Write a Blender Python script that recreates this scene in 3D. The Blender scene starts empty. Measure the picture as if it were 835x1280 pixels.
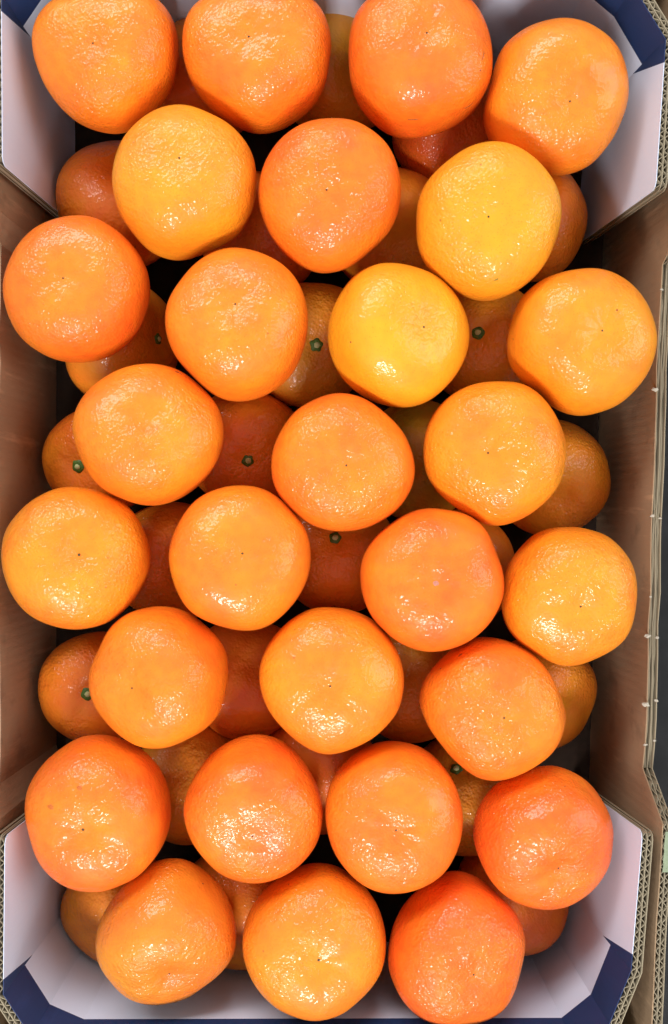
import bpy, bmesh, math, random
import numpy as np
from mathutils import Vector, Matrix

scene = bpy.context.scene
MM = 0.001

# ------------------------------------------------------------ camera, world, lamps, exposure
cam = bpy.data.cameras.new('camera')
cam.sensor_fit = 'VERTICAL'
cam.angle = 2 * math.atan(640 / 1163.43)
cam.clip_start = 0.01
cam.clip_end = 20
cam_o = bpy.data.objects.new('camera', cam)
cam_o.location = (0, 0, 0.42)
scene.collection.objects.link(cam_o)
scene.camera = cam_o

world = bpy.data.worlds.new('World')
scene.world = world
world.use_nodes = True
bg = world.node_tree.nodes['Background']
bg.inputs[0].default_value = (0.94, 0.94, 1.0, 1)
bg.inputs[1].default_value = 0.43

def area(name, loc, target, sx, sy, watts, col):
    l = bpy.data.lights.new(name, 'AREA')
    l.shape = 'RECTANGLE'
    l.size, l.size_y, l.energy, l.color = sx, sy, watts, col
    o = bpy.data.objects.new(name, l)
    o.location = loc
    o.rotation_euler = (Vector(target) - Vector(loc)).to_track_quat('-Z', 'Y').to_euler()
    scene.collection.objects.link(o)
    return o
# three market ceiling lamps: beyond the far end, off to the right, and a shorter one behind the near end
area('ceiling_lamp_far', (-0.45, 1.25, 0.98), (0, 0.1, 0), 1.5, 0.42, 24, (1.0, 0.96, 0.98))
area('ceiling_lamp_side', (1.65, 0.15, 1.0), (0, 0, 0), 1.0, 1.7, 18, (0.95, 0.97, 1.0))
area('ceiling_lamp_near', (-0.15, -1.05, 1.02), (0, -0.1, 0), 0.62, 0.20, 20.5, (1.0, 0.96, 0.98))

cy = scene.cycles
cy.max_bounces, cy.diffuse_bounces, cy.glossy_bounces, cy.transmission_bounces = 4, 3, 2, 1
cy.use_adaptive_sampling = True
cy.adaptive_threshold = 0.03
cy.adaptive_min_samples = 12
cy.use_denoising = True
cy.caustics_reflective = False
cy.caustics_refractive = False

vs = scene.view_settings
vs.view_transform = 'Standard'
vs.look = 'None'
vs.exposure = 0.0
vs.gamma = 1.0
vs.use_curve_mapping = False

# ------------------------------------------------------------ helpers
COL = scene.collection

def mesh_obj(name, verts, faces, mats, parent=None, smooth=False, mi=None):
    me = bpy.data.meshes.new(name)
    me.from_pydata([tuple(v) for v in verts], [], faces)
    for m in (mats if isinstance(mats, (list, tuple)) else [mats]):
        me.materials.append(m)
    if mi is not None:
        me.polygons.foreach_set('material_index', mi)
    if smooth:
        me.polygons.foreach_set('use_smooth', [True] * len(me.polygons))
    me.update()
    o = bpy.data.objects.new(name, me)
    COL.objects.link(o)
    if parent:
        o.parent = parent
    return o

def solid(o, t):
    m = o.modifiers.new('thickness', 'SOLIDIFY')
    m.thickness = t
    m.offset = 0
    return o

class NT:
    def __init__(s, name):
        s.m = bpy.data.materials.new(name)
        s.m.use_nodes = True
        s.t = s.m.node_tree
        s.b = s.t.nodes['Principled BSDF']
    def n(s, ty, **kw):
        nd = s.t.nodes.new(ty)
        for k, v in kw.items():
            if k.startswith('i_'):
                nd.inputs[k[2:].replace('_', ' ')].default_value = v
            else:
                setattr(nd, k, v)
        return nd
    def l(s, a, b):
        s.t.links.new(a, b)
    def math(s, op, a, b=None, c=None):
        nd = s.n('ShaderNodeMath', operation=op)
        for i, v in enumerate((a, b, c)):
            if v is None:
                continue
            if isinstance(v, (int, float)):
                nd.inputs[i].default_value = v
            else:
                s.l(v, nd.inputs[i])
        return nd.outputs[0]
    def attr(s, name):
        return s.n('ShaderNodeAttribute', attribute_type='OBJECT', attribute_name=name).outputs['Fac']
    def noise(s, vec, scale, detail=2, rough=.5, w=None, dist=0.0):
        nd = s.n('ShaderNodeTexNoise')
        nd.inputs['Scale'].default_value = scale
        nd.inputs['Detail'].default_value = detail
        nd.inputs['Roughness'].default_value = rough
        nd.inputs['Distortion'].default_value = dist
        if vec is not None:
            s.l(vec, nd.inputs['Vector'])
        if w is not None:
            ad = s.n('ShaderNodeVectorMath', operation='ADD')
            s.l(vec, ad.inputs[0]); s.l(w, ad.inputs[1]); s.l(ad.outputs[0], nd.inputs['Vector'])
        return nd.outputs['Fac']
    def ramp(s, fac, stops):
        nd = s.n('ShaderNodeValToRGB')
        e = nd.color_ramp.elements
        while len(e) < len(stops):
            e.new(0.5)
        for el, (p, c) in zip(e, stops):
            el.position = p
            el.color = (*c, 1)
        s.l(fac, nd.inputs[0])
        return nd.outputs[0]
    def mix(s, fac, a, b):
        nd = s.n('ShaderNodeMix', data_type='RGBA')
        for sock, v in ((nd.inputs['Factor'], fac), (nd.inputs['A'], a), (nd.inputs['B'], b)):
            if isinstance(v, (int, float)):
                sock.default_value = v
            elif isinstance(v, tuple):
                sock.default_value = (*v, 1)
            else:
                s.l(v, sock)
        return nd.outputs['Result']

# ------------------------------------------------------------ materials
def peel_material():
    k = NT('mandarin_peel')
    co = k.n('ShaderNodeTexCoord').outputs['Object']
    seed = k.attr('peel_seed')
    hue = k.attr('peel_hue')
    peb = k.attr('peel_pebble')
    grn = k.attr('peel_green')
    add = k.n('ShaderNodeVectorMath', operation='ADD')
    k.l(co, add.inputs[0]); k.l(seed, add.inputs[1])
    sco = add.outputs[0]
    # colour: ripeness differs from fruit to fruit, cloudy blotches and tiny pale oil glands on each
    blot = k.noise(co, 38, 2, .55, seed)
    fine = k.noise(co, 260, 0, .5, seed)
    t = k.math('ADD', hue, k.math('MULTIPLY', k.math('SUBTRACT', blot, .5), .6))
    t = k.math('ADD', t, k.math('MULTIPLY', k.math('SUBTRACT', fine, .5), .16))
    col = k.ramp(t, [(0, (.85, .090, .012)), (.25, (.87, .148, .012)), (.5, (.88, .225, .012)), (.75, (.88, .310, .012)), (1, (.88, .390, .012))])
    gpatch = k.math('MULTIPLY', grn, k.n('ShaderNodeMapRange', i_From_Min=.38, i_From_Max=.60, i_To_Min=.35).outputs[0])
    mr = gpatch.node.inputs[1].links[0].from_node
    k.l(k.noise(co, 24, 2, .5, k.math('ADD', seed, 7.3)), mr.inputs[0])
    col = k.mix(gpatch, col, (.46, .36, .025))
    glo = k.n('ShaderNodeTexVoronoi', i_Scale=760.0)
    k.l(sco, glo.inputs['Vector'])
    gm = k.n('ShaderNodeMapRange', i_From_Min=.30, i_From_Max=.05, i_To_Max=.30)
    k.l(glo.outputs['Distance'], gm.inputs[0])
    col = k.mix(gm.outputs[0], col, (.70, .10, .008))
    # sparse scurf specks
    sp = k.n('ShaderNodeTexVoronoi', i_Scale=120.0)
    k.l(sco, sp.inputs['Vector'])
    spk = k.n('ShaderNodeMapRange', i_From_Min=.075, i_From_Max=.045)
    k.l(sp.outputs['Distance'], spk.inputs[0])
    rnd = k.n('ShaderNodeSeparateColor')
    k.l(sp.outputs['Color'], rnd.inputs[0])
    spk = k.math('MULTIPLY', spk.outputs[0], k.math('GREATER_THAN', rnd.outputs[0], .82))
    col = k.mix(k.math('MULTIPLY', spk, .55), col, (.30, .10, .02))
    k.l(col, k.b.inputs['Base Color'])
    # relief: oil glands (pits) and the soft pebbling of the rind
    vor = k.n('ShaderNodeTexVoronoi', i_Scale=760.0)
    k.l(sco, vor.inputs['Vector'])
    b1 = k.noise(co, 400, 1, .5, seed)
    b2 = k.noise(co, 130, 0, .5, seed)
    patch = k.n('ShaderNodeMapRange', i_From_Min=.32, i_From_Max=.66, i_To_Min=.35, i_To_Max=1.25)
    k.l(k.noise(co, 45, 0, .5, k.math('ADD', seed, 3.1)), patch.inputs[0])
    amp = k.math('MULTIPLY', peb, patch.outputs[0])
    hgt = k.math('MULTIPLY', b1, k.math('MULTIPLY', amp, 1.25))
    hgt = k.math('ADD', hgt, k.math('MULTIPLY', b2, k.math('MULTIPLY', amp, 1.2)))
    hgt = k.math('ADD', hgt, k.math('MULTIPLY', vor.outputs['Distance'], k.math('MULTIPLY', amp, .55)))
    bu = k.n('ShaderNodeBump', i_Strength=1.0, i_Distance=.00064)      # the wax film follows every gland
    k.l(hgt, bu.inputs['Height'])
    k.l(bu.outputs[0], k.b.inputs['Coat Normal'])
    bs = k.n('ShaderNodeBump', i_Strength=.50, i_Distance=.00064)      # the flesh-soft rind below is smoother
    k.l(hgt, bs.inputs['Height'])
    k.l(bs.outputs[0], k.b.inputs['Normal'])
    rr = k.n('ShaderNodeMapRange', i_To_Min=.42, i_To_Max=.58)
    k.l(k.noise(co, 60, 1, .6, seed), rr.inputs[0])
    k.l(rr.outputs[0], k.b.inputs['Roughness'])
    k.b.inputs['IOR'].default_value = 1.38
    k.b.inputs['Coat Weight'].default_value = .44
    k.b.inputs['Coat Roughness'].default_value = .11
    return k.m

def paper(name, base, var=.12, rough=.75, fibre=1.0, spec=.3, bump=.00008, flute=0.0, scuff=0.0):
    k = NT(name)
    co = k.n('ShaderNodeTexCoord').outputs['Object']
    a = k.noise(co, 30, 4, .6)
    mp = k.n('ShaderNodeMapping')
    mp.inputs['Scale'].default_value = (1, 1, .18)
    k.l(co, mp.inputs[0])
    f = k.noise(mp.outputs[0], 900, 3, .6)
    v = k.math('ADD', k.math('MULTIPLY', k.math('SUBTRACT', a, .5), var * 2), k.math('MULTIPLY', k.math('SUBTRACT', f, .5), var * 1.3 * fibre))
    lo = tuple(c * .72 for c in base)
    hi = tuple(min(1, c * 1.25) for c in base)
    col = k.mix(k.math('ADD', v, .5), lo, hi)
    if scuff:
        m2 = k.n('ShaderNodeMapping')
        m2.inputs['Scale'].default_value = (1, 1, .12)
        k.l(co, m2.inputs[0])
        sc = k.n('ShaderNodeMapRange', i_From_Min=.60, i_From_Max=.74, i_To_Max=scuff)
        k.l(k.noise(m2.outputs[0], 130, 4, .65), sc.inputs[0])
        col = k.mix(sc.outputs[0], col, tuple(min(1, c * 1.9) for c in base))
        st = k.n('ShaderNodeMapRange', i_From_Min=.58, i_From_Max=.70, i_To_Max=scuff)
        k.l(k.noise(co, 55, 3, .6), st.inputs[0])
        col = k.mix(st.outputs[0], col, tuple(c * .6 for c in base))
    k.l(col, k.b.inputs['Base Color'])
    k.b.inputs['Roughness'].default_value = rough
    k.b.inputs['Specular IOR Level'].default_value = spec
    h = f
    bu = k.n('ShaderNodeBump', i_Strength=1.0, i_Distance=bump)
    if flute:
        wv = k.n('ShaderNodeTexWave', bands_direction='Y', i_Scale=1 / flute / 1.0 * .3142, i_Distortion=.4)
        k.l(co, wv.inputs[0])
        h = k.math('ADD', f, k.math('MULTIPLY', wv.outputs['Fac'], .35))
    k.l(h, bu.inputs['Height'])
    k.l(bu.outputs[0], k.b.inputs['Normal'])
    return k.m

def plain(name, col, rough=.6, noise_scale=600, var=.3):
    k = NT(name)
    co = k.n('ShaderNodeTexCoord').outputs['Object']
    k.l(k.mix(k.noise(co, noise_scale, 2), tuple(c * (1 - var) for c in col), tuple(c * (1 + var) for c in col)), k.b.inputs['Base Color'])
    k.b.inputs['Roughness'].default_value = rough
    return k.m

PEEL = peel_material()
WHITE = paper('white_coated_board', (.66, .74, .96), .07, .6, .5, .4, .00003, flute=.0039)
BLUE = paper('navy_print', (.018, .040, .118), .2, .5, .6, .4, .00003, flute=.0039, scuff=.25)
KRAFT = paper('kraft_board', (.32, .218, .125), .22, .8, 1, .25, .00012, flute=.0042, scuff=.55)
KRAFT_EDGE = paper('kraft_edge', (.30, .255, .165), .16, .85)
FLUTE = paper('kraft_flute', (.27, .23, .15), .14, .85)
SHELF = plain('dark_shelf_plastic', (.011, .012, .012), .85, 60, .8)
SCAR = plain('stylar_scar_brown', (.085, .055, .012), .7, 2500)
SCAR_PINK = plain('stylar_scar_pink', (.52, .20, .13), .6, 2500)
BROWN = plain('blemish_brown', (.34, .085, .012), .7, 2500)
GREENB = plain('blemish_green', (.30, .20, .012), .7, 2500)
TAN = plain('blemish_tan', (.55, .13, .012), .6, 2500)
CALYX = plain('calyx_green', (.07, .17, .02), .5, 1800, .5)
STUB = plain('stem_pale_green', (.50, .58, .25), .7, 1800, .3)
FLOOR_SHADE = plain('tray_floor_painted_shade', (.03, .019, .013), 1.0, 200, .3)  # near-black colour stands in for the shade at the tray bottom
TORN = plain('torn_paper', (.44, .40, .31), .9, 900, .2)
TAPE = plain('green_ink', (.24, .29, .18), .9, 700, .25)

FLOOR_SHADE.node_tree.nodes['Principled BSDF'].inputs['Specular IOR Level'].default_value = .1

# ------------------------------------------------------------ setting: the dark shelf under the tray
sh = mesh_obj('shelf', [(-.9, -.9, -.098), (.9, -.9, -.098), (.9, .9, -.098), (-.9, .9, -.098)], [(0, 1, 2, 3)], SHELF)
sh['kind'] = 'structure'

# ------------------------------------------------------------ the cardboard tray
tray = bpy.data.objects.new('cardboard_tray', None)
tray.location = (0, 0, -.0905)
COL.objects.link(tray)
tray['label'] = 'open brown cardboard fruit tray with white corner flaps printed navy blue'
tray['category'] = 'tray'
TZ = 90.5                                # tray parts are written in mm with the tabletop zero at fruit height
def tz(p):
    return (p[0] * MM, p[1] * MM, (p[2] + TZ) * MM)

ZC, ZM, ZF, ZB = 21.0, -5.0, -85.0, -3.0
rng = random.Random(4)

# floor slab under the lower fruit, deep shade painted into its colour
mesh_obj('shade_dark_floor', [tz(p) for p in [(-148, -240, -90), (134, -240, -90), (146, 250, -90), (-148, 250, -90), (-148, -240, -76), (134, -240, -76), (146, 250, -76), (-148, 250, -76)]],
         [(0, 3, 2, 1), (4, 5, 6, 7), (0, 1, 5, 4), (1, 2, 6, 5), (2, 3, 7, 6), (3, 0, 4, 7)], FLOOR_SHADE, tray)

def resample(cols, step):
    """cols: list of (x, y, ztop, fx, fy) -> finer list along the rim."""
    out = []
    for a, b in zip(cols[:-1], cols[1:]):
        L = math.hypot(b[0] - a[0], b[1] - a[1])
        n = max(1, int(round(L / step)))
        for i in range(n):
            t = i / n
            out.append(tuple(a[j] + (b[j] - a[j]) * t for j in range(5)))
    out.append(tuple(cols[-1][:5]))
    return out

def offset(cols, d):
    """move every column d mm to the right-hand side of the travelling direction."""
    n = len(cols)
    if not hasattr(d, '__len__'):
        d = [d] * n
    out = []
    for i, c in enumerate(cols):
        a = cols[max(i - 1, 0)]
        b = cols[min(i + 1, n - 1)]
        def nrm(p, q):
            dx, dy = q[0] - p[0], q[1] - p[1]
            L = math.hypot(dx, dy) or 1
            return dy / L, -dx / L
        n1 = nrm(a, c) if i > 0 else nrm(c, b)
        n2 = nrm(c, b) if i < n - 1 else nrm(a, c)
        mx, my = n1[0] + n2[0], n1[1] + n2[1]
        L = math.hypot(mx, my) or 1
        mx, my = mx / L, my / L
        k = d[i] / max(.5, mx * n1[0] + my * n1[1])
        out.append((c[0] + mx * k, c[1] + my * k, c[2], c[3] + mx * k, c[4] + my * k))
    return out

def sheet(name, cols, mat, parent, t=.45, rows=1, zlow=ZF):
    V, Fc = [], []
    for c in cols:
        for r in range(rows + 1):
            f = r / rows
            V.append(tz((c[0] + (c[3] - c[0]) * f, c[1] + (c[4] - c[1]) * f, c[2] + (zlow - c[2]) * f)))
    m = rows + 1
    for i in range(len(cols) - 1):
        for r in range(rows):
            Fc.append((i * m + r, i * m + r + 1, (i + 1) * m + r + 1, (i + 1) * m + r))
    return solid(mesh_obj(name, V, Fc, mat, parent), t * MM)

def wave(n_mm, period, amp, phase):
    return [amp * (.5 + .5 * math.sin(2 * math.pi * (s / period) + phase)) for s in n_mm]

def fluting(name, cols, d0, d1, period, parent, phase=0.0, drop=.3):
    fine = resample(cols, period / 8)
    s, acc = [0.0], 0.0
    for a, b in zip(fine[:-1], fine[1:]):
        acc += math.hypot(b[0] - a[0], b[1] - a[1])
        s.append(acc)
    jit, ph = [], phase
    amp = d1 - d0
    offs = []
    wob = [rng.uniform(-1.3, 1.3) for _ in range(int(acc / period) + 3)]
    for v in s:
        q = v / period
        i = int(q)
        w = wob[i] * (1 - (q - i)) + wob[i + 1] * (q - i)
        offs.append(d0 + amp * (.5 + (.5 - .1 * abs(w)) * math.sin(2 * math.pi * q + phase + w)))
    base = offset(fine, [0.0] * len(fine))
    # offset along smooth rim normals so that the wave itself does not turn them
    out = []
    for i, c in enumerate(fine):
        a = fine[max(i - 3, 0)]
        b = fine[min(i + 3, len(fine) - 1)]
        dx, dy = b[0] - a[0], b[1] - a[1]
        L = math.hypot(dx, dy) or 1
        nx, ny = dy / L, -dx / L
        out.append((c[0] + nx * offs[i], c[1] + ny * offs[i], c[2] - drop + rng.uniform(-.25, .1), c[3] + nx * offs[i], c[4] + ny * offs[i]))
    return sheet(name, out, FLUTE, parent, .38)

def rounded_start(p0, p1):
    """three columns that round the free upper corner of a flap"""
    dx, dy = p1[0] - p0[0], p1[1] - p0[1]
    L = math.hypot(dx, dy)
    dx, dy = dx / L, dy / L
    fx, fy = p0[3], p0[4]
    return [(p0[0], p0[1], ZC - 3.5, fx, fy), (p0[0] + dx * .9, p0[1] + dy * .9, ZC - 1.2, fx + dx * .9, fy + dy * .9),
            (p0[0] + dx * 3, p0[1] + dy * 3, ZC, fx + dx * 3, fy + dy * 3)]

def end_liner(pts, tri):
    """pts: P0 P1 P2 P3 P3' P2' P1' P0' as (x, y, floor x, floor y); travelling with the outside on the right.
    tri: how far the navy print reaches along each side flap (mm)."""
    P = [(p[0], p[1], ZC, p[2], p[3]) for p in pts]
    def toward(a, b, d):
        L = math.hypot(b[0] - a[0], b[1] - a[1])
        t = d / L
        return tuple(a[j] + (b[j] - a[j]) * t for j in range(5))
    T1 = toward(P[1], P[0], tri[0])
    T2 = toward(P[6], P[7], tri[1])
    cols = rounded_start(P[0], P[1]) + [T1] + P[1:7] + [T2] + rounded_start(P[7], P[6])[::-1]
    band = [0] * 4 + [1] * 6 + [0] * 4
    # white inner sheet: rim row, print row, floor row
    V, Fc, mi = [], [], []
    for c, b in zip(cols, band):
        zb = ZB + rng.uniform(-.6, .6) if b else c[2]
        f = (c[2] - zb) / (c[2] - ZF)
        g = .55 + .45 * f
        V += [tz((c[0], c[1], c[2])), tz((c[0] + (c[3] - c[0]) * f, c[1] + (c[4] - c[1]) * f, zb)),
              tz((c[0] + (c[3] - c[0]) * g, c[1] + (c[4] - c[1]) * g, c[2] + (ZF - c[2]) * g)), tz((c[3], c[4], ZF))]
    # on the two side flaps the print runs to a point further down beside the fold
    tip = {}
    for i in (4, 9):
        c = cols[i]
        f = (c[2] + 13) / (c[2] - ZF)
        tip[i] = len(V)
        V.append(tz((c[0] + (c[3] - c[0]) * f, c[1] + (c[4] - c[1]) * f, -13)))
    for i in range(len(cols) - 1):
        a, b = 4 * i, 4 * i + 4
        if band[i] and band[i + 1]:
            Fc.append((a, a + 1, b + 1, b)); mi.append(1)
            Fc.append((a + 1, *([tip[i]] if i in tip else []), a + 2, b + 2, *([tip[i + 1]] if i + 1 in tip else []), b + 1)); mi.append(0)
        elif band[i + 1]:
            Fc.append((a, tip[i + 1], b + 1, b)); mi.append(1)
            Fc.append((a, a + 2, b + 2, tip[i + 1])); mi.append(0)
        elif band[i]:
            Fc.append((a, a + 1, tip[i], b)); mi.append(1)
            Fc.append((tip[i], a + 2, b + 2, b)); mi.append(0)
        else:
            Fc.append((a, a + 2, b + 2, b)); mi.append(0)
        Fc.append((a + 2, a + 3, b + 3, b + 2)); mi.append(0)
    root = solid(mesh_obj('corner_flap_liner', V, Fc, [WHITE, BLUE], tray, mi=mi), .3 * MM)
    root['label'] = 'white inner flap with navy blue band along its rim'
    sheet('kraft_sheet', offset(cols, 2.35), KRAFT_EDGE, root)
    sheet('kraft_sheet', offset(cols, 4.6), KRAFT_EDGE, root)
    fluting('fluted_core', cols, .35, 2.1, 3.9, root, rng.random() * 6)
    fluting('fluted_core', cols, 2.6, 4.35, 4.3, root, rng.random() * 6)
    return root

# near end: from the right flap round to the left flap (outside on the left when going this way -> listed so the outside is on the right)
near = [(-141.1, -139.3, -136.5, -143), (-141.8, -206.8, -137, -204), (-130.1, -224.7, -127, -222), (-114.2, -231.2, -112, -229),
        (104.3, -230.6, 101, -229), (118.0, -219.7, 113.5, -219), (127.4, -196.5, 120.5, -198), (132.3, -137.2, 125.5, -143)]
far = [(138.0, 138.9, 129.5, 143), (142.2, 202.7, 132.5, 206), (128.3, 225.3, 123, 224), (114.5, 236.7, 111, 235),
       (-116.0, 245.5, -113, 243), (-130.5, 238.5, -127, 236), (-142.6, 221.6, -138, 219), (-142.2, 149.2, -137, 152)]
def ccw(pts):
    return pts
end_liner(near, (6.5, 7.0))
end_liner(far, (10.0, 7.0))

# side walls
def side_wall(cols, sgn, flute_spans):
    """cols: (x, y, ztop) of the inner face; travelling so that the outside is on the right"""
    C = [(x, y, z, x - sgn * 5, y) for x, y, z in cols]
    fine = []
    for i, c in enumerate(resample(C, 14)):
        j = rng.uniform(-.35, .35)
        fine.append((c[0] + j, c[1], c[2] + rng.uniform(-.25, .25), c[3] + j * .3, c[4]))
    w = sheet('side_wall', fine, [KRAFT], tray, .5, rows=3)
    sheet('outer_sheet', offset(fine, 4.3), KRAFT_EDGE, w)
    sheet('middle_sheet', offset([(c[0], c[1], c[2] - .4, c[3], c[4]) for c in fine], 2.2), FLUTE, w)
    for y0, y1 in flute_spans:
        part = [c for c in resample(C, 3) if min(y0, y1) <= c[1] <= max(y0, y1)]
        fluting('fluted_core', part, .4, 2.0, 4.1, w, rng.random() * 6)
        fluting('fluted_core', part, 2.5, 4.1, 4.1, w, rng.random() * 6)
    # crushed plies laid flat along the low part of the rim
    low = [c for c in resample(C, 6) if c[2] < ZM + 1]
    for d in (1.15, 3.2):
        sheet('crushed_ply', offset([(c[0], c[1], c[2] - 1.0 - rng.uniform(0, .9), c[3], c[4]) for c in low], [d + rng.uniform(-.3, .3) for _ in low]), FLUTE, w, .9)
    return w

right = [(135.5, -246, ZC), (136.2, -219, ZC), (139.2, -160, ZC), (141.2, -134, ZC), (141.4, -117, ZM), (142.5, -95, ZM), (147, 51, ZM), (149.8, 113, ZM), (150.6, 126, ZC), (151, 254, ZC)]
# travelling up (+y) the right-hand side is +x: outside
RW = side_wall(right, 1, ((-246, -119), (112, 254)))
left = [(-149.5, 254, ZC), (-149.8, 134, ZC), (-152.5, 122, ZM), (-153.0, 0, ZM), (-152.5, -124, ZM), (-149, -136, ZC), (-148, -246, ZC)]
LW = side_wall(left, -1, ((124, 254), (-126, -246)))

# end walls behind the liners (outside the photograph's frame)
for y0, y1 in ((-241.5, -245.0), (253.0, 256.5)):
    x0, x1 = (-147, 135) if y0 < 0 else (-149, 150)
    mesh_obj('end_wall', [tz(p) for p in [(x0, y0, -86), (x1, y0, -86), (x1, y1, -86), (x0, y1, -86), (x0, y0, 20.5), (x1, y0, 20.5), (x1, y1, 20.5), (x0, y1, 20.5)]],
             [(0, 1, 2, 3), (4, 5, 6, 7), (0, 1, 5, 4), (1, 2, 6, 5), (2, 3, 7, 6), (3, 0, 4, 7)], KRAFT, tray)

# torn paper nubs along the right rim, and the green ink on the near right corner
def nub(x, y, z, r, mat, name, parent, sz=(1, 1, .6)):
    bm = bmesh.new()
    bmesh.ops.create_icosphere(bm, subdivisions=2, radius=1)
    q = random.Random(int(x * 13 + y * 7))
    for v in bm.verts:
        v.co *= q.uniform(.6, 1.3)
        v.co = Vector((v.co.x * sz[0], v.co.y * sz[1], v.co.z * sz[2])) * r * MM
    me = bpy.data.meshes.new(name)
    bm.to_mesh(me); bm.free()
    me.materials.append(mat)
    o = bpy.data.objects.new(name, me)
    o.location = tz((x, y, z))
    o.parent = parent
    COL.objects.link(o)
def rim_x(y):
    for a, b in zip(right[:-1], right[1:]):
        if a[1] <= y <= b[1]:
            return a[0] + (b[0] - a[0]) * (y - a[1]) / (b[1] - a[1])
for py, dx, r in ((362, .3, .6), (487, -.5, 1.2), (645, 0, .8), (648, 3.6, .6), (746, .2, .5), (795, -.6, 1.1), (797, 3.8, .7), (881, -.5, 1.3), (876, 4.2, .8), (931, .2, .7), (926, 4.3, .6)):
    y = -(py - 640) * .365
    nub(rim_x(y) + dx, y, ZM + .2, r, TORN, 'torn_paper_nub', RW, (1.3, .8, .6))
V = []
strip = [c for c in resample([(x, y, z, x - 5, y) for x, y, z in right], 3) if -156 <= c[1] <= -136]
bmv, bmf = [], []
for i, c in enumerate(strip):
    e = (0, .6, -.3, .5, -.5, .2)[i % 6]
    bmv += [tz((c[0] + .9 + e * .3, c[1], c[2] + .55)), tz((c[0] + 4.6, c[1], c[2] + .55)), tz((c[0] + 4.75, c[1], c[2] - 9)), ]
for i in range(len(strip) - 1):
    for r in range(2):
        bmf.append((3 * i + r, 3 * i + r + 1, 3 * i + r + 4, 3 * i + r + 3))
solid(mesh_obj('green_ink_patch', bmv, bmf, TAPE, RW), .25 * MM)

# ------------------------------------------------------------ mandarins
def ico(n):
    bm = bmesh.new()
    bmesh.ops.create_icosphere(bm, subdivisions=n, radius=1)
    bm.verts.ensure_lookup_table()
    v = np.array([x.co[:] for x in bm.verts])
    v /= np.linalg.norm(v, axis=1)[:, None]
    f = [tuple(x.index for x in q.verts) for q in bm.faces]
    bm.free()
    return v, f
ICO_NEAR = ico(6)
ICO_LOW = ico(5)

def axis3(a):
    return np.array([a[0], a[1], math.sqrt(max(0, 1 - a[0] ** 2 - a[1] ** 2))])

def waves(p, seed, freq, n=14):
    r = np.random.RandomState(seed)
    out = np.zeros(len(p))
    for _ in range(n):
        k = r.normal(size=3)
        k *= freq * r.uniform(.7, 1.3) / np.linalg.norm(k)
        out += np.sin(p @ k + r.uniform(0, 6.28))
    return out / math.sqrt(n)

DEEP = {25: .16, 26: .13, 27: .12, 17: .07, 10: .06}
def fruit_shape(dirs, a, R, kc, seed, peb, dim=None, h=.80, n=2.65):
    dim = DEEP.get(seed, .09) if dim is None else dim
    u = np.clip(dirs @ a, -1, 1)
    s = np.sqrt(1 - u * u)
    r = (s ** n + (np.abs(u) / h) ** n) ** (-1 / n)
    t = np.arccos(u)
    r = r * (1 - dim * np.exp(-(t / .33) ** 2) - dim * .8 * np.exp(-((np.pi - t) / .35) ** 2))
    # shallow radial furrows round the blossom end
    e1 = np.cross(a, [0.31, .9, .2]); e1 /= np.linalg.norm(e1)
    e2 = np.cross(a, e1)
    phi = np.arctan2(dirs @ e2, dirs @ e1)
    rs = np.random.RandomState(seed + 99)
    m1, m2 = rs.randint(5, 8), rs.randint(8, 12)
    fur = .55 * np.cos(m1 * phi + rs.uniform(0, 6)) + .45 * np.cos(m2 * phi + rs.uniform(0, 6))
    r = r * (1 + .0065 * fur * np.exp(-((t - .42) / .32) ** 2))
    p = dirs * r[:, None]
    q = np.hypot(p[:, 0], p[:, 1])
    w = np.clip((q - .25) / .6, 0, 1)
    w = w * w * (3 - 2 * w)
    az = np.arctan2(p[:, 1], p[:, 0])
    k = np.zeros(len(p))
    for i in range(len(kc) // 2):
        k += kc[2 * i] * np.cos((i + 2) * az) + kc[2 * i + 1] * np.sin((i + 2) * az)
    k = 1 + k * w
    p = p * np.stack([k, k, np.ones_like(k)], 1)
    p = p * (1 + (.006 * waves(dirs, seed, 4.5) + (.0012 + .0022 * peb) * waves(dirs, seed + 1, 13))[:, None])
    return p * R

def disc(name, at, nrm, rx, ry, ang, mat, parent, lift=.12, seg=10, dome=.25, jag=.15, seed=0):
    """a small domed patch lying on the peel, mm"""
    nrm = Vector(nrm).normalized()
    q = Vector((0, 0, 1)).rotation_difference(nrm)
    rr = random.Random(seed)
    V = [q @ Vector((0, 0, dome + lift))]
    for ring, f in enumerate((.6, 1.0)):
        for i in range(seg):
            an = 2 * math.pi * i / seg
            j = 1 + rr.uniform(-jag, jag)
            v = Vector((math.cos(an) * rx * f * j, math.sin(an) * ry * f * j, dome * (1 - f * f) + lift - (.25 if f == 1 else 0)))
            v.rotate(Matrix.Rotation(math.radians(ang), 3, 'Z'))
            V.append(q @ v)
    Fc = [(0, 1 + i, 1 + (i + 1) % seg) for i in range(seg)]
    Fc += [(1 + i, 1 + seg + i, 1 + seg + (i + 1) % seg, 1 + (i + 1) % seg) for i in range(seg)]
    return mesh_obj(name, [(Vector(at) + v) * MM for v in V], Fc, mat, parent, True)

def surf(d, a, R, kc, seed, peb):
    """point and normal (mm) of the peel in direction d"""
    d = np.array(d, float); d /= np.linalg.norm(d)
    e1 = np.cross(d, [.3, .2, .9]); e1 /= np.linalg.norm(e1)
    e2 = np.cross(d, e1)
    dd = np.stack([d, d + .03 * e1, d + .03 * e2])
    dd /= np.linalg.norm(dd, axis=1)[:, None]
    p = fruit_shape(dd, a, R, kc, seed, peb)
    nn = np.cross(p[1] - p[0], p[2] - p[0])
    if nn @ d < 0:
        nn = -nn
    return p[0], nn / np.linalg.norm(nn)

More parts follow.
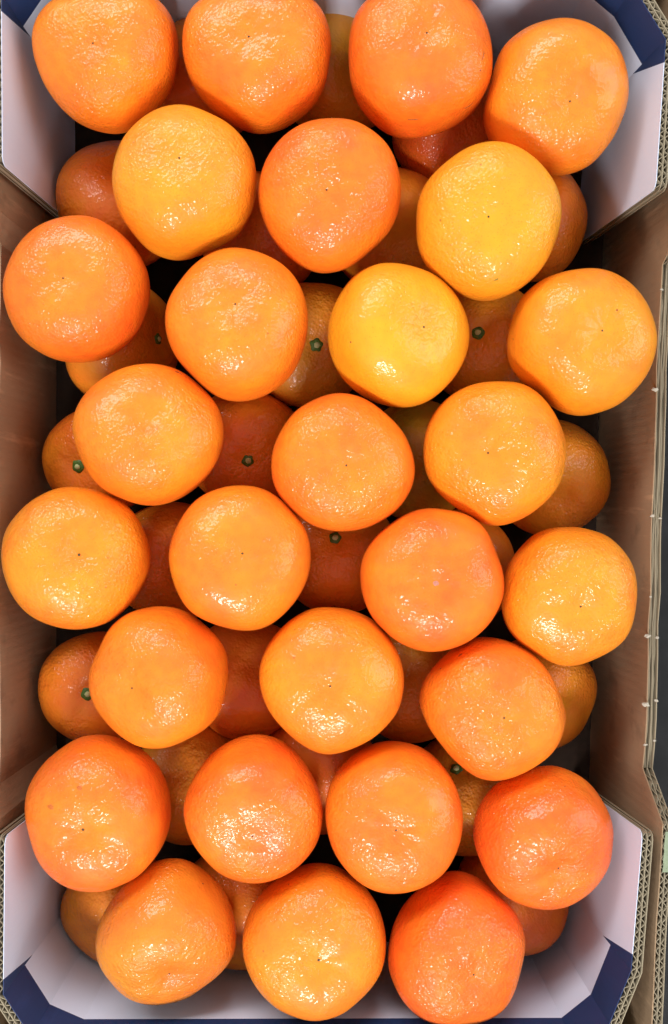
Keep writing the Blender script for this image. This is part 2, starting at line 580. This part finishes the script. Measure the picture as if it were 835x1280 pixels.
def mandarin(x, y, z, R, axis, kc, hue, peb, green, label, group, grid, seed):
    a = axis3(axis)
    v = fruit_shape(grid[0], a, R, kc, seed, peb)
    o = mesh_obj('mandarin', v * MM, grid[1], PEEL, None, True)
    o.location = (x * MM, y * MM, z * MM)
    o['label'] = label
    o['category'] = 'mandarin'
    o['group'] = group
    o['peel_hue'] = float(hue)
    o['peel_pebble'] = float(peb)
    o['peel_green'] = float(green)
    o['peel_seed'] = float(seed * .0437)
    return o

# measured mandarins of the upper layer: id, x, y, z (mm), radius, tilt of the blossom end, outline harmonics
FRUITS = [
 (1, -102.7, 204.8, -2, 30.46, (-0.041, -0.148), [0.0494, 0.0254, -0.0118, 0.0712, -0.014, 0.0025, -0.0074, -0.0016, -0.0085, -0.0129, 0.0014, -0.0085]),
 (2, -34.5, 205.0, -2, 31.23, (-0.092, -0.041), [0.0803, -0.0081, -0.0106, 0.0656, -0.0174, 0.0015, -0.0041, -0.0024, -0.0162, -0.0011, -0.0013, -0.0033]),
 (3, 38.2, 202.0, 1, 31.64, (0.056, 0.082), [0.0386, -0.0116, 0.0134, 0.0281, -0.0235, -0.0155, 0.0012, -0.0102, -0.0038, 0.0015, 0.0026, -0.0066]),
 (4, 100.2, 187.1, -2, 32.11, (0.062, -0.433), [-0.0193, 0.0126, 0.0014, -0.0084, -0.0063, 0.0174, 0.0085, -0.0055, 0.0004, 0.0052, -0.0017, -0.0067]),
 (5, -66.6, 146.7, 4, 31.64, (0.053, 0.12), [-0.0016, 0.0199, 0.0163, 0.0026, 0.0027, -0.0053, -0.0123, 0.0002, -0.0053, 0.0054, 0.0032, 0.0009]),
 (6, -2.0, 141.6, 3, 31.99, (-0.049, -0.219), [-0.0153, 0.0252, 0.0027, 0.0196, 0.009, -0.0047, -0.0051, -0.0084, -0.0018, -0.001, -0.0017, 0.0015]),
 (7, 68.3, 128.9, 5, 32.51, (-0.135, -0.19), [-0.0248, 0.0113, -0.008, 0.0063, 0.0089, 0.0029, 0.004, 0.004, -0.0071, -0.0013, 0.0041, 0.0028]),
 (8, -115.7, 99.9, -1, 31.64, (-0.004, 0.005), [-0.0091, 0.03, 0.0007, -0.0065, -0.0008, 0.0011, -0.0017, 0.0051, 0.0009, 0.0026, -0.0014, 0.0006]),
 (9, -42.8, 83.8, 3, 31.95, (0.043, 0.184), [-0.0274, 0.0018, -0.0105, 0.0089, 0.0145, 0.0035, -0.0102, -0.001, -0.0009, 0.0008, 0.0036, 0.0019]),
 (10, 28.8, 79.5, 0, 31.29, (0.411, -0.012), [-0.0079, -0.0195, 0.0104, 0.0078, 0.0004, 0.0132, 0.0015, -0.0053, 0.0045, -0.0047, -0.0006, 0.0014]),
 (11, 111.5, 77.0, 0, 31.89, (0.124, 0.017), [-0.0013, -0.0254, -0.0121, 0.0134, 0.0111, 0.0045, 0.0031, -0.0123, -0.0014, 0.0072, 0.0017, -0.0033]),
 (12, -83.3, 34.9, 0, 31.82, (0.209, 0.204), [0.0232, -0.0057, -0.0072, 0.006, 0.0095, -0.0026, 0.0034, 0.0054, -0.0001, -0.0016, -0.0019, 0.0032]),
 (13, 3.7, 21.9, -1, 31.24, (0.07, -0.087), [0.0157, -0.0175, 0.0086, -0.0145, 0.0072, -0.0018, -0.0006, -0.0024, -0.0025, 0.0033, 0.0005, -0.0015]),
 (14, 72.5, 27.1, 0, 31.71, (-0.285, -0.079), [-0.0097, -0.0087, -0.0142, 0.0048, 0.0077, -0.003, 0.0043, -0.013, -0.0023, 0.0027, 0.0023, 0.0032]),
 (15, -117.0, -20.7, -3, 32.2, (0.308, 0.099), [0.0024, -0.0034, 0.0013, 0.0052, 0.0009, 0.003, 0.0017, 0.0008, 0.0023, -0.0045, 0.0027, 0.0001]),
 (16, -42.2, -20.8, 1, 31.98, (0.14, 0.135), [-0.0155, -0.0019, -0.0017, -0.0021, 0.0024, 0.0048, 0.004, 0.0024, 0.0021, -0.004, -0.005, 0.0019]),
 (17, 44.1, -30.0, 2, 31.75, (-0.037, -0.01), [-0.0022, 0.0019, -0.0101, -0.0021, 0.0041, -0.0109, 0.0001, -0.0043, 0.0012, -0.0053, 0.0068, 0.0003]),
 (18, 105.8, -37.3, 0, 30.24, (-0.012, -0.145), [-0.0201, 0.0145, -0.0114, -0.0002, -0.0054, 0.0085, -0.0056, -0.0099, -0.0059, 0.0025, 0.0034, 0.0069]),
 (19, -78.5, -74.2, 0, 30.58, (-0.366, -0.063), [-0.0128, -0.0041, -0.0001, -0.0089, 0.005, 0.0121, -0.0094, -0.002, 0.0007, 0.0095, -0.0045, 0.0041]),
 (20, -0.9, -74.8, 0, 31.94, (-0.031, 0.024), [0.005, -0.0134, 0.0032, 0.0076, 0.011, -0.0077, -0.0077, -0.0039, 0.0011, -0.0004, 0.0039, 0.0036]),
 (21, 71.7, -88.3, -1, 30.89, (0.05, 0.005), [0.0067, -0.0342, -0.0058, 0.0027, 0.021, -0.0157, -0.011, -0.0058, 0.0012, -0.005, 0.0026, 0.0021]),
 (22, -106.2, -135.4, -1, 32.33, (-0.041, -0.01), [-0.0283, -0.0189, 0.0095, 0.0056, -0.0034, -0.0041, -0.0047, 0.0045, -0.002, -0.004, 0.0017, 0.0015]),
 (23, -35.8, -133.8, 0, 30.74, (0.042, -0.221), [-0.0108, -0.0164, -0.0052, -0.0126, 0.0167, -0.0054, -0.0041, 0.0003, 0.0064, 0.0013, -0.0019, 0.0022]),
 (24, 26.9, -137.0, 0, 31.55, (-0.019, 0.052), [-0.0199, -0.0064, -0.0018, 0.0041, -0.0002, -0.0051, -0.0005, 0.0028, -0.0012, 0.0004, 0.0036, 0.0012]),
 (25, 94.8, -147.1, -2, 30.59, (0.113, -0.342), [-0.0075, 0.0166, -0.0151, 0.0089, 0.002, 0.0005, 0.0025, 0.0015, -0.0021, -0.0003, -0.0053, -0.0015]),
 (26, -76.1, -191.7, -5, 30.62, (0.194, -0.47), [-0.0095, 0.0162, -0.0006, -0.02, 0.0305, -0.0061, -0.0069, 0.0023, 0.0012, 0.0008, -0.0043, -0.0032]),
 (27, -8.7, -195.2, -5, 31.85, (0.094, 0.058), [0.0112, 0.0164, -0.0078, -0.005, 0.0131, -0.0044, 0.0019, 0.0031, -0.0027, -0.0025, -0.0032, -0.0014]),
 (28, 55.7, -199.6, -5, 30.9, (0.21, -0.032), [-0.0202, 0.0374, -0.0044, -0.0243, -0.003, 0.0102, 0.0019, 0.0186, -0.0055, 0.0068, -0.0002, 0.001]),
]
# small marks on the peel: mandarin, direction, half length, half width (mm), angle, colour
BLEM = [
 (12, [0.446, 0.856, 0.262], 1.6, 0.9, 20, 'brown'),
 (12, [0.483, 0.836, 0.262], 1.3, 0.35, -40, 'brown'),
 (11, [0.335, 0.335, 0.88], 0.6, 0.55, 0, 'brown'),
 (3, [0.796, -0.176, 0.579], 2.6, 0.35, 70, 'brown'),
 (3, [0.757, -0.353, 0.55], 0.8, 0.4, 60, 'brown'),
 (3, [0.658, -0.718, 0.227], 3.4, 0.45, 25, 'brown'),
 (3, [-0.123, -0.936, 0.329], 3.2, 0.35, 2, 'brown'),
 (7, [0.038, -0.871, 0.49], 1.8, 0.6, 25, 'green'),
 (22, [-0.077, 0.588, 0.805], 1.6, 1.2, 10, 'tan'),
 (22, [-0.501, 0.319, 0.805], 2.0, 1.5, 0, 'tan'),
 (10, [-0.692, -0.218, 0.688], 0.6, 0.5, 0, 'brown'),
 (26, [0.563, 0.804, 0.193], 0.7, 0.6, 0, 'brown'),
 (27, [-0.373, 0.9, 0.227], 0.7, 0.6, 0, 'brown'),
 (27, [-0.214, 0.964, 0.158], 0.6, 0.5, 0, 'brown'),
 (27, [0.295, 0.936, 0.193], 0.8, 0.5, 0, 'brown'),
 (21, [-0.507, 0.796, 0.329], 1.4, 1.0, 30, 'brown'),
 (21, [-0.773, 0.593, 0.227], 0.8, 0.6, 0, 'brown'),
 (16, [0.712, -0.652, 0.262], 1.2, 0.8, 30, 'tan'),
 (22, [0.326, -0.7, 0.635], 1.2, 0.9, 0, 'tan'),
]

# id: (hue 0 red .. 1 yellow, pebbly 0..1.5, green tinge, label)
LOOK = {
 1: (.48, 1.25, 0, 'pebbly orange mandarin in the far left corner beside the white flap'),
 2: (.42, 1.2, 0, 'pebbly orange mandarin second from left along the far end'),
 3: (.34, .9, 0, 'deep orange mandarin with thin brown scratches at the far end'),
 4: (.52, .85, 0, 'golden orange mandarin in the far right corner beside the navy print'),
 5: (.66, 1.0, .15, 'yellow orange mandarin with wide shiny patch nestled below the far left pair'),
 6: (.37, 1.1, 0, 'reddish orange mandarin in the middle of the second row from the far end'),
 7: (.84, .95, .1, 'bright yellow pebbly mandarin with a greenish scratch near its lower edge'),
 8: (.38, .75, 0, 'reddish orange mandarin with a pale shiny centre, against the left wall in the third row'),
 9: (.50, .75, 0, 'pale orange mandarin with angular outline, second from left in the third row'),
 10: (.86, .65, 0, 'yellowest mandarin, smooth, third from left in the third row'),
 11: (.66, .6, 0, 'smooth golden mandarin with two dark specks, touching the right rim'),
 12: (.50, .95, 0, 'orange mandarin with a small brown star scar at its upper right edge'),
 13: (.42, .95, 0, 'salmon orange mandarin closest to the centre of the tray'),
 14: (.62, 1.0, 0, 'golden mandarin with scattered glints round its dark dot, right of the central one'),
 15: (.58, .9, 0, 'golden orange mandarin against the left wall in the fifth row'),
 16: (.48, .65, 0, 'smooth orange mandarin second from left in the fifth row'),
 17: (.36, .6, 0, 'smooth reddish orange mandarin with a pink dot in its centre'),
 18: (.62, .9, 0, 'golden mandarin beside the right wall in the fifth row'),
 19: (.48, .7, 0, 'orange mandarin with a yellow patch, leftmost of three in the sixth row'),
 20: (.54, .8, 0, 'orange mandarin in the middle of the sixth row with pale tiny centre'),
 21: (.40, 1.15, 0, 'glinting orange mandarin with bruised upper left edge, rightmost of the sixth row'),
 22: (.36, .7, 0, 'red orange mandarin beside the left near flap in the seventh row'),
 23: (.36, 1.25, 0, 'orange mandarin with a wrinkled pebbly blossom end turned toward the near end'),
 24: (.40, .75, 0, 'orange mandarin with a shiny ring, third from left in the seventh row'),
 25: (.27, 1.3, 0, 'dimpled deep red orange mandarin beside the right near flap'),
 26: (.36, 1.2, .35, 'orange mandarin with yellowish wrinkled lower side, leftmost at the near end'),
 27: (.50, 1.1, .1, 'orange mandarin with a dark dot in a deep dimple, middle of the near end'),
 28: (.26, 1.15, 0, 'deep red orange mandarin at the right of the near end'),
}
TOP = {}
for d in FRUITS:
    hue, peb, grn, lab = LOOK[d[0]]
    i, x, y, z, R, ax, kc = d
    o = mandarin(x, y, z, R, ax, kc, hue, peb, grn, lab, 'mandarins of the upper layer', ICO_NEAR, i)
    TOP[i] = (o, axis3(ax), R, kc, peb)
    if i == 12:
        continue
    p, nn = surf(axis3(ax), axis3(ax), R, kc, i, peb)
    big = 1.5 if i == 17 else (.75 if i in (22, 27, 15) else .55)
    disc('blossom_scar', p, nn, big, big * .9, 0, SCAR_PINK if i == 17 else SCAR, o, seed=i)
for f, d, l, w, an, kind in BLEM:
    o, a, R, kc, peb = TOP[f]
    p, nn = surf(d, a, R, kc, f, peb)
    disc('blemish', p, nn, l, w, an, {'brown': BROWN, 'green': GREENB, 'tan': TAN}[kind], o, lift=.05, dome=.08, jag=.35, seed=int(l * 100))

def button(o, a, R, kc, seed, peb):
    p, nn = surf(a, a, R, kc, seed, peb)
    n = Vector(nn)
    q = Vector((0, 0, 1)).rotation_difference(n)
    V = [q @ Vector((0, 0, 1.0))]
    seg = 20
    rr = random.Random(seed)
    size = rr.uniform(2.9, 3.8)
    ragged = rr.uniform(.05, .16)
    for f, zz in ((.45, 1.1), (.8, .75), (1.0, -.25)):
        for i in range(seg):
            an = 2 * math.pi * i / seg
            lob = 1 + ragged * math.cos(5 * an + seed) + rr.uniform(-.04, .04)
            V.append(q @ Vector((math.cos(an) * size * f * lob, math.sin(an) * size * f * lob, zz)))
    Fc = [(0, 1 + i, 1 + (i + 1) % seg) for i in range(seg)]
    for r in range(2):
        Fc += [(1 + r * seg + i, 1 + (r + 1) * seg + i, 1 + (r + 1) * seg + (i + 1) % seg, 1 + r * seg + (i + 1) % seg) for i in range(seg)]
    b = mesh_obj('stem_button', [(Vector(p) + v) * MM for v in V], Fc, CALYX, o, True)
    disc('stem_scar', Vector(p) + n * 1.0, nn, 1.5, 1.45, 0, STUB, b, lift=.4, dome=.45, jag=.1, seed=seed)

# lower layer: picture place of the middle (px), radius mm, stem button place or None, hue, green, label
LOWER = [
 ((150, 256), 31, None, .38, 0, 'shaded mandarin below the white flap at the far left'),
 ((262, 98), 29, None, .30, 0, 'dark sliver of mandarin between the two leftmost far end mandarins'),
 ((421, 96), 29.5, None, .62, .3, 'shaded yellowish mandarin between the two middle far end mandarins'),
 ((562, 163), 29, None, .22, 0, 'dark red mandarin under the scratched mandarin at the far end'),
 ((486, 288), 30.5, None, .50, .2, 'half lit lower mandarin left of the bright yellow pebbly one'),
 ((325, 295), 30.5, None, .30, 0, 'dark lower mandarin left of the middle mandarin of the second row'),
 ((660, 277), 29, None, .46, 0, 'shaded mandarin peeping out right of the bright yellow pebbly one'),
 ((152, 428), 30.5, (205, 418), .40, .3, 'lower mandarin with half hidden stem, right of the mandarin by the upper left wall'),
 ((388, 431), 31.5, (396, 432), .52, .4, 'lower mandarin with green stem button left of the yellowest one'),
 ((604, 430), 31, (597, 416), .54, .2, 'lower mandarin with green stem button right of the yellowest one'),
 ((126, 576), 27.5, (95, 583), .36, 0, 'lower mandarin with green stem button beside the left wall'),
 ((305, 561), 30, (310, 576), .36, 0, 'lower mandarin with green stem button left of the central salmon one'),
 ((524, 576), 29.5, None, .52, 1.0, 'lower mandarin with green tinge right of the central salmon one'),
 ((688, 598), 29, None, .48, .2, 'shaded mandarin beside the right wall in the middle of the tray'),
 ((214, 702), 30, None, .36, .1, 'dark lower mandarin between the two leftmost of the fifth row'),
 ((419, 691), 30.5, (419, 672), .40, .2, 'lower mandarin with green stem button just below the central salmon one'),
 ((571, 712), 29.5, None, .42, 0, 'sliver of lower mandarin above right of the one with the pink dot'),
 ((122, 858), 28, (109, 868), .36, .1, 'dark lower mandarin with half hidden stem, left of the sixth row'),
 ((310, 848), 30, None, .30, 0, 'dark red lower mandarin between the first two of the sixth row'),
 ((511, 852), 29.5, None, .42, .3, 'dark lower mandarin between the last two of the sixth row'),
 ((674, 866), 28, None, .46, .2, 'shaded mandarin beside the right wall below the fifth row'),
 ((240, 977), 30, None, .42, .5, 'dark lower mandarin between the first two of the seventh row'),
 ((399, 962), 29.5, None, .30, 0, 'dark lower mandarin right below the middle one of the sixth row'),
 ((578, 992), 29.5, (573, 966), .44, .5, 'lower mandarin with green tinge left of the dimpled red orange one'),
 ((150, 1133), 28, None, .36, .2, 'shaded mandarin by the left near flap under the near end ones'),
 ((301, 1128), 30, None, .36, .1, 'dark lower mandarin between the first two of the near end'),
 ((638, 1120), 28, None, .28, 0, 'dull red mandarin by the right near flap under the near end ones'),
]
ZL = -49.0
for j, (c, R, st, hue, grn, lab) in enumerate(LOWER):
    seed = 60 + j
    r = random.Random(seed)
    s = .361 * (420 - ZL) / 420
    x, y = (c[0] - 417.5) * s, -(c[1] - 640) * s
    kc = [r.uniform(-.018, .018) for _ in range(4)] + [r.uniform(-.008, .008) for _ in range(6)]
    if st:
        s2 = .361 * (420 - ZL - 22) / 420
        ax = (((st[0] - 417.5) * s2 - x) / (R * .76), (-(st[1] - 640) * s2 - y) / (R * .76))
        m = math.hypot(*ax)
        if m > .9:
            ax = (ax[0] * .9 / m, ax[1] * .9 / m)
    else:
        an = r.uniform(0, 6.28)
        ax = (.5 * math.cos(an), .5 * math.sin(an))
    o = mandarin(x, y, ZL, R, ax, kc, hue + .09, 1.0, grn, lab, 'mandarins of the lower layer', ICO_LOW, seed)
    if st:
        button(o, axis3(ax), R, kc, seed, 1.0)
